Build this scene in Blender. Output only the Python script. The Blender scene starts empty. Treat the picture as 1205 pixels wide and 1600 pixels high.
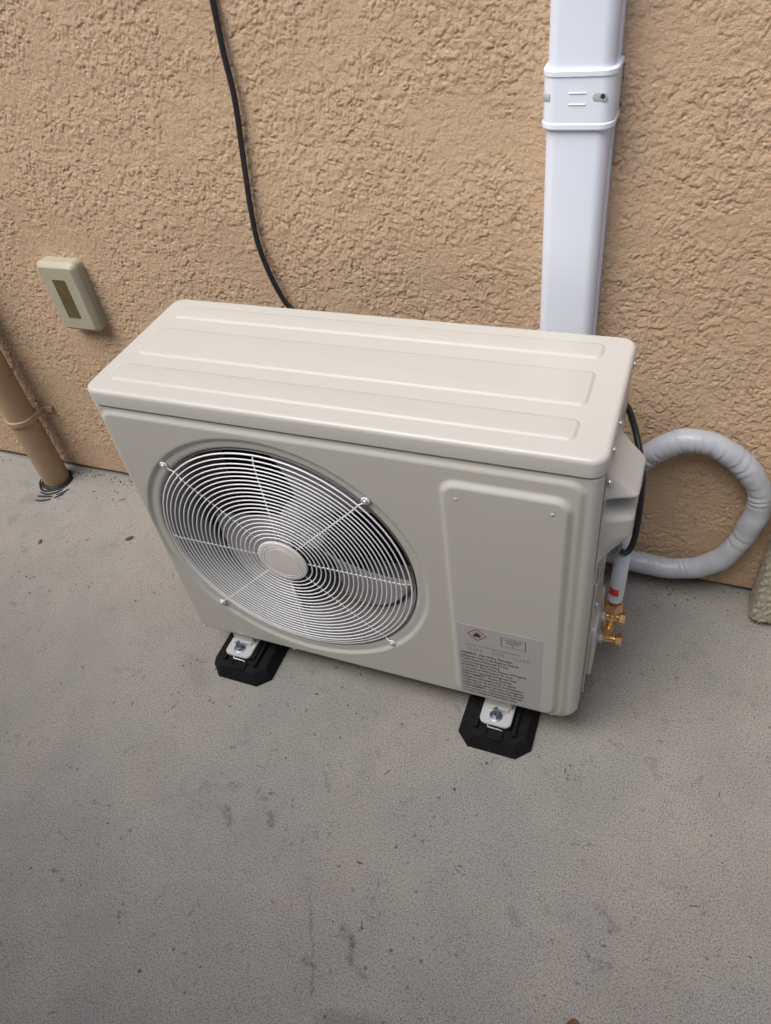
import bpy, bmesh, math, random
import numpy as np
from mathutils import Vector, Matrix

random.seed(7)
S = bpy.context.scene
COL = S.collection
PI = math.pi

# ------------------------------------------------------------------ camera
cam_data = bpy.data.cameras.new('camera')
cam = bpy.data.objects.new('camera', cam_data)
COL.objects.link(cam)
YAW, PITCH, ROLL = -0.4737, 0.7702, -0.1639
CAM = Vector((0.9503, -0.7872, 1.4516))
fwd = Vector((math.sin(YAW) * math.cos(PITCH), math.cos(YAW) * math.cos(PITCH), -math.sin(PITCH)))
rgt = Vector((math.cos(YAW), -math.sin(YAW), 0))
upv = rgt.cross(fwd)
cr, sr = math.cos(ROLL), math.sin(ROLL)
ax = cr * rgt + sr * upv
ay = -sr * rgt + cr * upv
m3 = Matrix((ax, ay, -fwd)).transposed()
cam.matrix_world = Matrix.Translation(CAM) @ m3.to_4x4()
cam_data.sensor_fit = 'AUTO'
cam_data.sensor_width = 36.0
cam_data.lens = 1154.04 / 1600 * 36
cam_data.clip_start = 0.02
cam_data.clip_end = 500
S.camera = cam

# ------------------------------------------------------------------ world, sun, exposure
SUN_EL, SUN_AZ = math.radians(58), math.radians(210)     # azimuth: clockwise from +Y
w = bpy.data.worlds.new('World')
S.world = w
w.use_nodes = True
wn = w.node_tree.nodes
wl = w.node_tree.links
wn.clear()
sky = wn.new('ShaderNodeTexSky')
sky.sky_type = 'NISHITA'
sky.sun_disc = False
sky.sun_elevation = SUN_EL
sky.sun_rotation = SUN_AZ
sky.dust_density = 3.0
sky.air_density = 0.8
sky.ozone_density = 0.6
bg = wn.new('ShaderNodeBackground')
bg.inputs['Strength'].default_value = 0.10
wo = wn.new('ShaderNodeOutputWorld')
wl.new(sky.outputs[0], bg.inputs[0])
wl.new(bg.outputs[0], wo.inputs[0])

sun_d = bpy.data.lights.new('sun', 'SUN')
sun_d.energy = 1.5
sun_d.angle = math.radians(44)
sun_d.color = (1.0, 0.988, 0.975)
sun = bpy.data.objects.new('sun', sun_d)
COL.objects.link(sun)
sd = Vector((math.sin(SUN_AZ) * math.cos(SUN_EL), math.cos(SUN_AZ) * math.cos(SUN_EL), math.sin(SUN_EL)))
sun.rotation_euler = sd.to_track_quat('Z', 'Y').to_euler()
sun.location = (0, -3, 5)

S.view_settings.view_transform = 'Standard'
S.view_settings.look = 'None'
S.view_settings.gamma = 1.0
S.cycles.max_bounces = 6
S.cycles.diffuse_bounces = 3
S.cycles.glossy_bounces = 3
S.view_settings.exposure = 1.0

# ------------------------------------------------------------------ helpers
ORG = {}


def tag(o, label=None, cat=None, group=None, kind=None):
    if label: o['label'] = label
    if cat: o['category'] = cat
    if group: o['group'] = group
    if kind: o['kind'] = kind
    return o


def empty(name, loc, label, cat, group=None):
    o = bpy.data.objects.new(name, None)
    COL.objects.link(o)
    o.location = loc
    o.empty_display_size = 0.05
    ORG[o] = Vector(loc)
    return tag(o, label, cat, group)


def link(name, me, mat, parent=None, smooth=True, sharp=35, org=None):
    """mesh in world coordinates -> object with its own origin, parented"""
    n = len(me.vertices)
    co = np.empty(n * 3, np.float32)
    me.vertices.foreach_get('co', co)
    co = co.reshape(-1, 3)
    if org is None:
        c = (co.min(0) + co.max(0)) / 2
    else:
        c = np.array(org, np.float32)
    me.vertices.foreach_set('co', (co - c).ravel())
    if smooth:
        me.polygons.foreach_set('use_smooth', np.ones(len(me.polygons), bool))
        if sharp:
            me.set_sharp_from_angle(angle=math.radians(sharp))
    me.update()
    o = bpy.data.objects.new(name, me)
    COL.objects.link(o)
    if mat: me.materials.append(mat)
    c = Vector([float(v) for v in c])
    ORG[o] = c
    if parent is not None:
        o.parent = parent
        o.location = c - ORG[parent]
    else:
        o.location = c
    return o


def mk(name, verts, faces, mat, parent=None, smooth=True, sharp=35, org=None):
    me = bpy.data.meshes.new(name)
    me.from_pydata([tuple(map(float, v)) for v in verts], [], faces)
    return link(name, me, mat, parent, smooth, sharp, org)


def grid_mesh(name, P, keep=None):
    """P: (ny,nx,3) array -> mesh of quads"""
    ny, nx = P.shape[:2]
    me = bpy.data.meshes.new(name)
    me.vertices.add(ny * nx)
    me.vertices.foreach_set('co', P.reshape(-1).astype(np.float32))
    i = np.arange(ny * nx).reshape(ny, nx)
    q = np.stack([i[:-1, :-1], i[:-1, 1:], i[1:, 1:], i[1:, :-1]], -1).reshape(-1, 4)
    if keep is not None:
        q = q[keep.reshape(-1)]
    nf = len(q)
    me.loops.add(nf * 4)
    me.loops.foreach_set('vertex_index', q.reshape(-1).astype(np.int32))
    me.polygons.add(nf)
    me.polygons.foreach_set('loop_start', (np.arange(nf) * 4).astype(np.int32))
    me.polygons.foreach_set('loop_total', np.full(nf, 4, np.int32))
    me.update(calc_edges=True)
    if keep is not None:
        bm = bmesh.new(); bm.from_mesh(me)
        bmesh.ops.delete(bm, geom=[v for v in bm.verts if not v.link_faces], context='VERTS')
        bm.to_mesh(me); bm.free()
    return me


def rbox(name, x0, x1, y0, y1, z0, z1, bev, mat, parent=None, seg=3, rot=None):
    bm = bmesh.new()
    bmesh.ops.create_cube(bm, size=1)
    for v in bm.verts:
        v.co = Vector(((v.co.x) * (x1 - x0), (v.co.y) * (y1 - y0), (v.co.z) * (z1 - z0)))
    if bev:
        bmesh.ops.bevel(bm, geom=bm.edges[:], offset=bev, segments=seg, affect='EDGES', profile=0.5)
    c = Vector(((x0 + x1) / 2, (y0 + y1) / 2, (z0 + z1) / 2))
    M = Matrix.Translation(c) @ (rot.to_4x4() if rot else Matrix.Identity(4))
    bmesh.ops.transform(bm, matrix=M, verts=bm.verts)
    me = bpy.data.meshes.new(name)
    bm.to_mesh(me); bm.free()
    return link(name, me, mat, parent)


def smooth_path(pts, n):
    """Catmull-Rom through pts, n samples per span"""
    P = [np.array(p, float) for p in pts]
    P = [2 * P[0] - P[1]] + P + [2 * P[-1] - P[-2]]
    out = []
    for i in range(1, len(P) - 2):
        for k in range(n):
            t = k / n
            a, b, c, d = P[i - 1], P[i], P[i + 1], P[i + 2]
            out.append(0.5 * ((2 * b) + (-a + c) * t + (2 * a - 5 * b + 4 * c - d) * t * t + (-a + 3 * b - 3 * c + d) * t ** 3))
    out.append(P[-2])
    return out


def tube_data(path, rad, seg=10, closed=False, rfun=None):
    P = [Vector(p) for p in path]
    n = len(P)
    T = []
    for i in range(n):
        if closed:
            t = P[(i + 1) % n] - P[i - 1]
        else:
            t = P[min(i + 1, n - 1)] - P[max(i - 1, 0)]
        T.append(t.normalized())
    nrm = T[0].orthogonal().normalized()
    verts, faces = [], []
    for i in range(n):
        nrm = (nrm - T[i] * nrm.dot(T[i])).normalized()
        b = T[i].cross(nrm)
        for k in range(seg):
            a = 2 * PI * k / seg
            r = rad if rfun is None else rfun(i / max(1, n - 1), a)
            verts.append(P[i] + (nrm * math.cos(a) + b * math.sin(a)) * r)
    m = n if closed else n - 1
    for i in range(m):
        j = (i + 1) % n
        for k in range(seg):
            k2 = (k + 1) % seg
            faces.append((i * seg + k, i * seg + k2, j * seg + k2, j * seg + k))
    if not closed:
        faces.append(tuple(range(seg))[::-1])
        faces.append(tuple(range((n - 1) * seg, n * seg)))
    return verts, faces


def tube(name, path, rad, mat, parent=None, seg=10, closed=False, rfun=None, sharp=50):
    v, f = tube_data(path, rad, seg, closed, rfun)
    return mk(name, v, f, mat, parent, sharp=sharp)


def lathe_data(prof, c, axis, seg=24, cap=True):
    """prof: (radius, height) along axis from c"""
    axis = Vector(axis).normalized()
    u = axis.orthogonal().normalized()
    b = axis.cross(u)
    c = Vector(c)
    verts, faces = [], []
    for r, h in prof:
        for k in range(seg):
            a = 2 * PI * k / seg
            verts.append(c + axis * h + (u * math.cos(a) + b * math.sin(a)) * r)
    for i in range(len(prof) - 1):
        for k in range(seg):
            k2 = (k + 1) % seg
            faces.append((i * seg + k, i * seg + k2, (i + 1) * seg + k2, (i + 1) * seg + k))
    if cap:
        faces.append(tuple(range(seg))[::-1])
        faces.append(tuple(range((len(prof) - 1) * seg, len(prof) * seg)))
    return verts, faces


def lathe(name, prof, c, axis, mat, parent=None, seg=24, cap=True, sharp=35):
    v, f = lathe_data(prof, c, axis, seg, cap)
    return mk(name, v, f, mat, parent, sharp=sharp)


def rr_outline(x0, x1, y0, y1, r, n=8):
    r = max(min(r, (x1 - x0) / 2 - 1e-5, (y1 - y0) / 2 - 1e-5), 1e-4)
    pts = []
    for cx, cy, a0 in ((x1 - r, y1 - r, 0), (x0 + r, y1 - r, PI / 2), (x0 + r, y0 + r, PI), (x1 - r, y0 + r, 1.5 * PI)):
        for k in range(n + 1):
            a = a0 + PI / 2 * k / n
            pts.append((cx + r * math.cos(a), cy + r * math.sin(a)))
    return pts


def rr_loft(name, x0, x1, y0, y1, r, prof, mat, parent=None, n=8, plane='XY', cap0=True, cap1=True, sharp=35):
    """loft a rounded rectangle through (inset, height) rings"""
    verts, faces = [], []
    m = 4 * (n + 1)
    for ins, h in prof:
        for a, b in rr_outline(x0 + ins, x1 - ins, y0 + ins, y1 - ins, r - ins, n):
            verts.append((a, b, h) if plane == 'XY' else (a, h, b) if plane == 'XZ' else (h, a, b))
    for i in range(len(prof) - 1):
        for k in range(m):
            k2 = (k + 1) % m
            faces.append((i * m + k, i * m + k2, (i + 1) * m + k2, (i + 1) * m + k))
    if cap0: faces.append(tuple(range(m))[::-1])
    if cap1: faces.append(tuple(range((len(prof) - 1) * m, len(prof) * m)))
    o = mk(name, verts, faces, mat, parent, sharp=sharp)
    bm = bmesh.new(); bm.from_mesh(o.data)
    bmesh.ops.recalc_face_normals(bm, faces=bm.faces[:])
    bm.to_mesh(o.data); bm.free()
    return o


# numpy gradient noise -------------------------------------------------------
def perlin(x, y, seed):
    rs = np.random.RandomState(seed)
    perm = rs.permutation(512)
    ang = rs.rand(512) * 2 * np.pi
    gx, gy = np.cos(ang).astype(np.float32), np.sin(ang).astype(np.float32)
    xi = np.floor(x).astype(np.int32); yi = np.floor(y).astype(np.int32)
    xf = (x - xi).astype(np.float32); yf = (y - yi).astype(np.float32)
    u = xf * xf * xf * (xf * (xf * 6 - 15) + 10)
    v = yf * yf * yf * (yf * (yf * 6 - 15) + 10)

    def g(ix, iy, dx, dy):
        h = perm[(perm[ix & 511] + iy) & 511]
        return gx[h] * dx + gy[h] * dy
    a = g(xi, yi, xf, yf); b = g(xi + 1, yi, xf - 1, yf)
    c = g(xi, yi + 1, xf, yf - 1); d = g(xi + 1, yi + 1, xf - 1, yf - 1)
    return (a + u * (b - a)) * (1 - v) + (c + u * (d - c)) * v


def sstep(a, b, x):
    t = np.clip((x - a) / (b - a), 0, 1)
    return t * t * (3 - 2 * t)


def sd_rr(X, Z, x0, x1, z0, z1, r):
    """signed distance to rounded rectangle, negative inside"""
    qx = np.abs(X - (x0 + x1) / 2) - (x1 - x0) / 2 + r
    qz = np.abs(Z - (z0 + z1) / 2) - (z1 - z0) / 2 + r
    return np.hypot(np.maximum(qx, 0), np.maximum(qz, 0)) + np.minimum(np.maximum(qx, qz), 0) - r


# ------------------------------------------------------------------ materials
class MB:
    def __init__(s, name):
        s.m = bpy.data.materials.new(name)
        s.m.use_nodes = True
        s.t = s.m.node_tree
        s.n, s.l = s.t.nodes, s.t.links
        s.b = s.n['Principled BSDF']
        s.tc = s.n.new('ShaderNodeTexCoord')
        s.geo = s.n.new('ShaderNodeNewGeometry')

    def set(s, **k):
        for a, v in k.items():
            s.b.inputs[a.replace('_', ' ')].default_value = v
        return s

    def noise(s, scale, detail=4, rough=0.55, dist=0.0, vec=None, stretch=None):
        n = s.n.new('ShaderNodeTexNoise')
        n.inputs['Scale'].default_value = scale
        n.inputs['Detail'].default_value = detail
        n.inputs['Roughness'].default_value = rough
        n.inputs['Distortion'].default_value = dist
        src = vec or s.geo.outputs['Position']
        if stretch:
            mp = s.n.new('ShaderNodeMapping')
            mp.inputs['Scale'].default_value = stretch
            s.l.new(src, mp.inputs[0]); src = mp.outputs[0]
        s.l.new(src, n.inputs['Vector'])
        return n.outputs['Fac']

    def voro(s, scale, feature='F1'):
        n = s.n.new('ShaderNodeTexVoronoi')
        n.feature = feature
        n.inputs['Scale'].default_value = scale
        s.l.new(s.geo.outputs['Position'], n.inputs['Vector'])
        return n

    def ramp(s, fac, stops):
        r = s.n.new('ShaderNodeValToRGB')
        e = r.color_ramp.elements
        while len(e) < len(stops): e.new(0.5)
        for el, (p, c) in zip(e, stops):
            el.position = p
            el.color = (c, c, c, 1) if isinstance(c, (int, float)) else (*c, 1)
        s.l.new(fac, r.inputs[0])
        return r.outputs[0]

    def mix(s, fac, a, b, mode='MIX'):
        n = s.n.new('ShaderNodeMix')
        n.data_type = 'RGBA'
        n.blend_type = mode
        for sock, v in ((n.inputs['Factor'], fac), (n.inputs['A'], a), (n.inputs['B'], b)):
            if hasattr(v, 'links'):
                s.l.new(v, sock)
            elif isinstance(v, (int, float)):
                sock.default_value = v
            else:
                sock.default_value = (*v, 1)
        for o in n.inputs:
            pass
        return n.outputs['Result']

    def _rgba(s, n):
        pass

    def color(s, sock):
        s.l.new(sock, s.b.inputs['Base Color']); return s

    def math(s, op, a, b=None):
        n = s.n.new('ShaderNodeMath'); n.operation = op
        for i, v in enumerate((a, b)):
            if v is None: continue
            if hasattr(v, 'links'): s.l.new(v, n.inputs[i])
            else: n.inputs[i].default_value = v
        return n.outputs[0]

    def bump(s, h, strength, dist, prev=None):
        n = s.n.new('ShaderNodeBump')
        n.inputs['Strength'].default_value = strength
        n.inputs['Distance'].default_value = dist
        s.l.new(h, n.inputs['Height'])
        if prev is not None: s.l.new(prev, n.inputs['Normal'])
        s.l.new(n.outputs[0], s.b.inputs['Normal'])
        return n.outputs[0]


def mixsock(n):
    return n


# fix Mix RGBA socket lookup (several sockets share a name)
def _mix(s, fac, a, b, mode='MIX'):
    n = s.n.new('ShaderNodeMix')
    n.data_type = 'RGBA'
    n.blend_type = mode
    sf, sa, sb = n.inputs[0], n.inputs[6], n.inputs[7]
    for sock, v in ((sf, fac), (sa, a), (sb, b)):
        if hasattr(v, 'links'): s.l.new(v, sock)
        elif isinstance(v, (int, float)): sock.default_value = v if sock is sf else (v, v, v, 1)
        else: sock.default_value = (*v, 1)
    return n.outputs[2]


MB.mix = _mix


def simple(name, col, rough=0.5, metal=0.0, var=0.06, vscale=30, bump=None, spec=0.5):
    b = MB(name)
    n = b.noise(vscale, 4)
    lo = tuple(c * (1 - var) for c in col); hi = tuple(min(1, c * (1 + var)) for c in col)
    b.color(b.ramp(n, [(0.3, lo), (0.7, hi)]))
    b.set(Roughness=rough, Metallic=metal)
    b.b.inputs['Specular IOR Level'].default_value = spec
    if bump:
        b.bump(b.noise(bump[0], 3), bump[1], bump[2])
    return b.m


def mat_stucco():
    b = MB('stucco_paint')
    big = b.noise(2.2, 3)
    mid = b.noise(14, 4)
    fine = b.noise(420, 3, 0.6)
    c = b.ramp(big, [(0.3, (0.595, 0.425, 0.278)), (0.7, (0.635, 0.462, 0.308))])
    c = b.mix(b.ramp(mid, [(0.35, 0.0), (0.75, 0.4)]), c, (0.58, 0.425, 0.29))
    c = b.mix(b.ramp(fine, [(0.35, 0.4), (0.6, 0.0)]), c, (0.40, 0.272, 0.168))
    # rare pale chips
    chip = b.voro(9)
    c = b.mix(b.ramp(chip.outputs['Distance'], [(0.018, 0.7), (0.03, 0.0)]), c, (0.6, 0.56, 0.5))
    b.color(c)
    b.set(Roughness=0.85)
    b.b.inputs['Specular IOR Level'].default_value = 0.25
    e = b.noise(95, 3, 0.62, 0.7, stretch=(1, 1, 1.35))
    gate = b.ramp(b.noise(7, 3, 0.6), [(0.36, 0.15), (0.58, 1.0)])
    e1 = b.math('MULTIPLY', b.ramp(e, [(0.44, 0.0), (0.50, 1.0)]), gate)
    p = b.bump(e1, 0.5, 0.0016)
    p = b.bump(b.noise(420, 3, 0.75), 0.9, 0.0020, p)
    return b.m


def mat_concrete():
    b = MB('concrete')
    big = b.noise(1.3, 4, 0.55)
    mid = b.noise(7, 7, 0.66, 0.3)
    blotch = b.noise(19, 6, 0.66, 0.8)
    fine = b.noise(310, 5, 0.75)
    grain = b.noise(620, 3, 0.7)
    c = b.ramp(big, [(0.3, (0.305, 0.297, 0.264)), (0.7, (0.372, 0.361, 0.322))])
    c = b.mix(b.ramp(mid, [(0.40, 0.0), (0.68, 0.55)]), c, (0.262, 0.254, 0.228))
    c = b.mix(b.ramp(b.noise(2.6, 4, 0.6), [(0.48, 0.0), (0.68, 0.5)]), c, (0.41, 0.362, 0.295))
    c = b.mix(b.ramp(b.noise(4.3, 4, 0.6, stretch=(1.3, 0.8, 1)), [(0.55, 0.0), (0.75, 0.4)]), c, (0.24, 0.245, 0.255))
    c = b.mix(b.ramp(blotch, [(0.60, 0.0), (0.74, 0.6)]), c, (0.14, 0.13, 0.117))
    c = b.mix(b.ramp(b.noise(62, 6, 0.72, 0.6), [(0.60, 0.0), (0.70, 0.5)]), c, (0.13, 0.122, 0.108))
    # sand grain, dark and light
    c = b.mix(b.ramp(fine, [(0.36, 0.95), (0.53, 0.0)]), c, (0.10, 0.095, 0.084))
    c = b.mix(b.ramp(grain, [(0.52, 0.0), (0.64, 0.75)]), c, (0.53, 0.51, 0.475))
    # pin holes and grit
    v = b.voro(34)
    sz = b.ramp(b.noise(4, 3), [(0.45, 0.0), (0.65, 1.0)])
    sp = b.ramp(v.outputs['Distance'], [(0.06, 0.95), (0.15, 0.0)])
    c = b.mix(b.math('MULTIPLY', sp, sz), c, (0.06, 0.052, 0.045))
    # short hair-line scratches
    for sc, st_, sd in ((9, (1, 1.6, 1), 1.5), (15, (1.7, 1, 1), 1.0)):
        ln = b.noise(sc, 3, 0.5, sd, stretch=st_)
        hair = b.ramp(b.math('ABSOLUTE', b.math('SUBTRACT', ln, 0.5)), [(0.0, 1.0), (0.009, 0.0)])
        gate = b.ramp(b.noise(sc * 1.3, 3), [(0.58, 0.0), (0.66, 0.7)])
        c = b.mix(b.math('MULTIPLY', hair, gate), c, (0.09, 0.082, 0.075))
    # old stains and scrapes with shapes of their own
    sep = b.n.new('ShaderNodeSeparateXYZ')
    wob = b.n.new('ShaderNodeTexNoise'); wob.inputs['Scale'].default_value = 45; wob.inputs['Detail'].default_value = 4
    b.l.new(b.geo.outputs['Position'], wob.inputs['Vector'])
    vm = b.n.new('ShaderNodeVectorMath'); vm.operation = 'MULTIPLY_ADD'
    b.l.new(wob.outputs['Color'], vm.inputs[0]); vm.inputs[1].default_value = (0.022, 0.022, 0); b.l.new(b.geo.outputs['Position'], vm.inputs[2])
    b.l.new(vm.outputs[0], sep.inputs[0])
    px, py = sep.outputs[0], sep.outputs[1]
    O = 0.011
    rag = b.ramp(b.noise(110, 4, 0.75), [(0.42, 0.0), (0.58, 1.0)])
    STAINS = [((0.484, -0.437), (0.560, -0.590), 0.0035, 0.75), ((0.567, -0.478), (0.592, -0.492), 0.010, 0.9), ((0.592, -0.495), (0.602, -0.520), 0.008, 0.9), ((0.598, -0.518), (0.636, -0.540), 0.007, 0.7),
              ((0.250, -0.352), (0.272, -0.372), 0.013, 0.8), ((0.345, -0.332), (0.360, -0.352), 0.012, 0.7), ((0.30, -0.30), (0.318, -0.304), 0.012, 0.6), ((0.235, -0.300), (0.250, -0.300), 0.012, 0.6),
              ((0.520, -0.545), (0.545, -0.552), 0.008, 0.7), ((0.995, -0.300), (1.02, -0.325), 0.018, 0.6), ((0.845, -0.355), (0.86, -0.37), 0.012, 0.65), ((0.60, -0.62), (0.68, -0.60), 0.03, 0.7),
              ((-0.02, -0.05), (0.04, -0.10), 0.035, 0.35), ((-0.86, 0.33), (-0.80, 0.345), 0.03, 0.5),
              ((0.42, -0.22), (0.44, -0.25), 0.006, 0.6)]
    for (ax_, ay_), (bx_, by_), rr, st_ in STAINS:
        dx_, dy_ = bx_ - ax_, by_ - ay_
        L2 = dx_ * dx_ + dy_ * dy_
        rx = b.math('SUBTRACT', px, ax_ + O); ry = b.math('SUBTRACT', py, ay_ + O)
        dot = b.math('ADD', b.math('MULTIPLY', rx, dx_ / L2), b.math('MULTIPLY', ry, dy_ / L2))
        tcl = b.math('MINIMUM', b.math('MAXIMUM', dot, 0.0), 1.0)
        qx = b.math('SUBTRACT', rx, b.math('MULTIPLY', tcl, dx_)); qy = b.math('SUBTRACT', ry, b.math('MULTIPLY', tcl, dy_))
        d = b.math('SQRT', b.math('ADD', b.math('MULTIPLY', qx, qx), b.math('MULTIPLY', qy, qy)))
        k = b.ramp(b.math('DIVIDE', d, rr * 2), [(0.12, st_ * 0.72), (0.5, 0.0)])
        if rr < 0.02: k = b.math('MULTIPLY', k, b.math('ADD', b.math('MULTIPLY', rag, 0.85), 0.15))
        c = b.mix(k, c, (0.09, 0.083, 0.074) if rr < 0.025 else (0.165, 0.158, 0.148))
    b.color(c)
    b.set(Roughness=0.85)
    b.b.inputs['Specular IOR Level'].default_value = 0.25
    p = b.bump(b.noise(420, 4, 0.7), 0.45, 0.0012)
    b.bump(b.noise(40, 5, 0.6), 0.25, 0.003, p)
    return b.m


def mat_paint(name, col, rough, dirt=0.0):
    b = MB(name)
    n = b.noise(3, 4)
    c = b.ramp(n, [(0.3, tuple(x * 0.985 for x in col)), (0.7, col)])
    if dirt:
        d = b.noise(4, 2, 0.5, 0.2, stretch=(0.6, 2.2, 1))
        c = b.mix(b.ramp(d, [(0.40, 0.0), (0.75, dirt)]), c, (0.56, 0.49, 0.38))
    b.color(c)
    b.set(Roughness=rough)
    b.bump(b.noise(28, 2), 0.03, 0.002)
    return b.m


M = {}
M['stucco'] = mat_stucco()
M['concrete'] = mat_concrete()
M['paint'] = mat_paint('cabinet_paint', (0.53, 0.526, 0.47), 0.33)
M['lid'] = mat_paint('lid_paint', (0.54, 0.538, 0.492), 0.31, 0.07)
M['plastic'] = mat_paint('handle_plastic', (0.555, 0.555, 0.51), 0.42)
M['bracket'] = mat_paint('bracket_paint', (0.52, 0.525, 0.505), 0.4)
M['wire'] = simple('grille_wire', (0.90, 0.91, 0.93), 0.32, 0.0, 0.03)
M['hub'] = simple('hub_plastic', (0.72, 0.70, 0.665), 0.38, 0.0, 0.03)
M['blade'] = simple('fan_blade_plastic', (0.44, 0.445, 0.45), 0.5, 0.0, 0.08)
M['shroud'] = simple('shroud_metal', (0.34, 0.335, 0.325), 0.5, 0.0, 0.06)
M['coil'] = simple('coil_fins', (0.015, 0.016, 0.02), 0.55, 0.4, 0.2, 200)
M['shade_wall'] = simple('shade_wall_grey', (0.36, 0.35, 0.335), 0.85, 0.0, 0.08, 20)
M['bolt'] = simple('bolt_steel', (0.52, 0.60, 0.66), 0.22, 1.0, 0.1, 120)
M['washer'] = simple('washer_steel', (0.30, 0.35, 0.39), 0.35, 1.0, 0.1, 120)
M['recess_shade'] = simple('notch_shade_grey', (0.42, 0.44, 0.47), 0.5)  # shade of the coupling's screw recesses, put into the colour
M['motor'] = simple('motor_black', (0.03, 0.03, 0.033), 0.5)
M['zinc'] = simple('zinc_plated_steel', (0.70, 0.74, 0.78), 0.30, 0.75, 0.08, 120)
M['brass'] = simple('brass', (0.86, 0.56, 0.20), 0.3, 1.0, 0.16, 160, (400, 0.15, 0.0005))
M['brass_nut'] = simple('bronze_nut', (0.74, 0.46, 0.23), 0.33, 1.0, 0.2, 160, (400, 0.15, 0.0005))
M['rubber'] = simple('black_rubber', (0.008, 0.008, 0.009), 0.8, 0.0, 0.3, 60, (220, 0.3, 0.001), spec=0.2)
M['cable'] = simple('black_cable', (0.018, 0.018, 0.022), 0.45, 0.0, 0.15, 60, (300, 0.15, 0.0005))
M['duct'] = simple('white_pvc', (0.76, 0.81, 0.90), 0.38, 0.0, 0.015, 12)
M['pipe_white'] = simple('white_foam_insulation', (0.62, 0.69, 0.72), 0.6, 0.0, 0.05, 60)
M['red'] = simple('red_sticker', (0.62, 0.03, 0.03), 0.5, 0.0, 0.1, 90)
M['beige_box'] = simple('aged_beige_plastic', (0.40, 0.375, 0.275), 0.5, 0.0, 0.07, 40, (300, 0.1, 0.0006))
M['amber'] = simple('olive_window', (0.115, 0.085, 0.035), 0.25, 0.0, 0.15, 60)
M['tan_pipe'] = simple('tan_painted_pipe', (0.345, 0.238, 0.145), 0.5, 0.0, 0.05, 18, (200, 0.12, 0.0006))
M['tar'] = simple('black_sealant', (0.012, 0.012, 0.014), 0.55, 0.0, 0.2, 80)
M['grey_fit'] = simple('grey_fitting', (0.16, 0.165, 0.175), 0.4, 0.3, 0.2, 80)
M['sticker'] = simple('label_film', (0.45, 0.445, 0.43), 0.45, 0.0, 0.02, 40)
M['ink'] = simple('ink', (0.035, 0.035, 0.05), 0.6)
M['ink_pale'] = simple('ink_pale', (0.22, 0.215, 0.22), 0.6)
M['ink_red'] = simple('ink_red', (0.36, 0.04, 0.05), 0.6)
M['leaf'] = simple('dry_leaf', (0.16, 0.085, 0.04), 0.8, 0.0, 0.4, 200)
M['straw'] = simple('pale_straw', (0.36, 0.26, 0.15), 0.8, 0.0, 0.3, 200)
M['rust'] = simple('rust', (0.26, 0.09, 0.045), 0.8, 0.0, 0.3, 200)
M['twig'] = simple('dry_twig', (0.10, 0.065, 0.04), 0.8, 0.0, 0.3, 200)
M['grit'] = simple('grit', (0.06, 0.048, 0.038), 0.8, 0.0, 0.3, 200)
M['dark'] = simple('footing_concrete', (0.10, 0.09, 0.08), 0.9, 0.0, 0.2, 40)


def mat_carpet():
    b = MB('carpet_pile')
    n = b.noise(240, 4, 0.7, stretch=(1, 1, 0.8))
    b.color(b.ramp(n, [(0.3, (0.33, 0.305, 0.235)), (0.65, (0.62, 0.585, 0.47))]))
    b.set(Roughness=0.95)
    b.b.inputs['Specular IOR Level'].default_value = 0.1
    b.bump(n, 0.8, 0.004)
    return b.m


M['carpet'] = mat_carpet()


def mat_tape():
    b = MB('grey_vinyl_tape')
    n = b.noise(20, 4)
    b.color(b.ramp(n, [(0.3, (0.385, 0.405, 0.44)), (0.7, (0.445, 0.465, 0.50))]))
    b.set(Roughness=0.36)
    b.bump(b.noise(75, 3, 0.55, 0.8), 0.10, 0.003)
    return b.m


M['tape'] = mat_tape()

# ------------------------------------------------------------------ setting
WY = 0.494                     # wall plane


def axis_lines(lo, d0, d1, hi, step):
    a = list(np.arange(d0, d1, step))
    s = step; x = a[-1]
    while x < hi:
        s *= 1.25; x += s; a.append(min(x, hi))
    s = step; x = a[0]; b = []
    while x > lo:
        s *= 1.25; x -= s; b.append(max(x, lo))
    return np.array(b[::-1] + a, np.float32)


xs = axis_lines(-6.0, -1.17, 1.33, 6.0, 0.0019)
zs_ = axis_lines(0.020, 0.020, 1.28, 2.7, 0.0019)
X, Z = np.meshgrid(xs, zs_)
wx = X + 0.004 * perlin(X / 0.015, Z / 0.015, 1) + 0.002 * perlin(X / 0.007, Z / 0.007, 11)
wz = Z + 0.004 * perlin(X / 0.015, Z / 0.015, 2) + 0.002 * perlin(X / 0.007, Z / 0.007, 12)
n1 = perlin(wx / 0.0094, wz / 0.0074, 3)
n2 = perlin(wx / 0.0054, wz / 0.0047, 4)
n3 = perlin(X / 0.0046, Z / 0.0046, 5)
n4 = perlin(wx / 0.021, wz / 0.0145, 9)
patch = perlin(X / 0.15, Z / 0.12, 6) + 0.7 * perlin(X / 0.05, Z / 0.045, 7)
mask = 0.38 + 0.62 * sstep(-0.45, 0.15, patch)
ter1 = sstep(-0.04, 0.10, n1 + 0.45 * n2 + 0.1 * n3)
ter3 = sstep(0.00, 0.10, n4 + 0.50 * n2 + 0.1 * n3)
T = 0.0016 * ter1 + 0.0015 * ter3
for k in range(1, 5):                     # dash coat sags: blunt undersides, long upper slopes
    T[k:] = np.maximum(T[k:], (0.0016 * ter1 + 0.0015 * ter3)[:-k] - 0.00042 * k)
crk = (1 - sstep(0.02, 0.11, np.abs(n4 + 0.4 * n1))) * sstep(0.0, 0.2, perlin(X / 0.02, Z / 0.03, 13))
crk2 = (1 - sstep(0.02, 0.13, np.abs(n1 - 0.3 * n2))) * sstep(0.05, 0.22, perlin(X / 0.016, Z / 0.018, 14))
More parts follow.
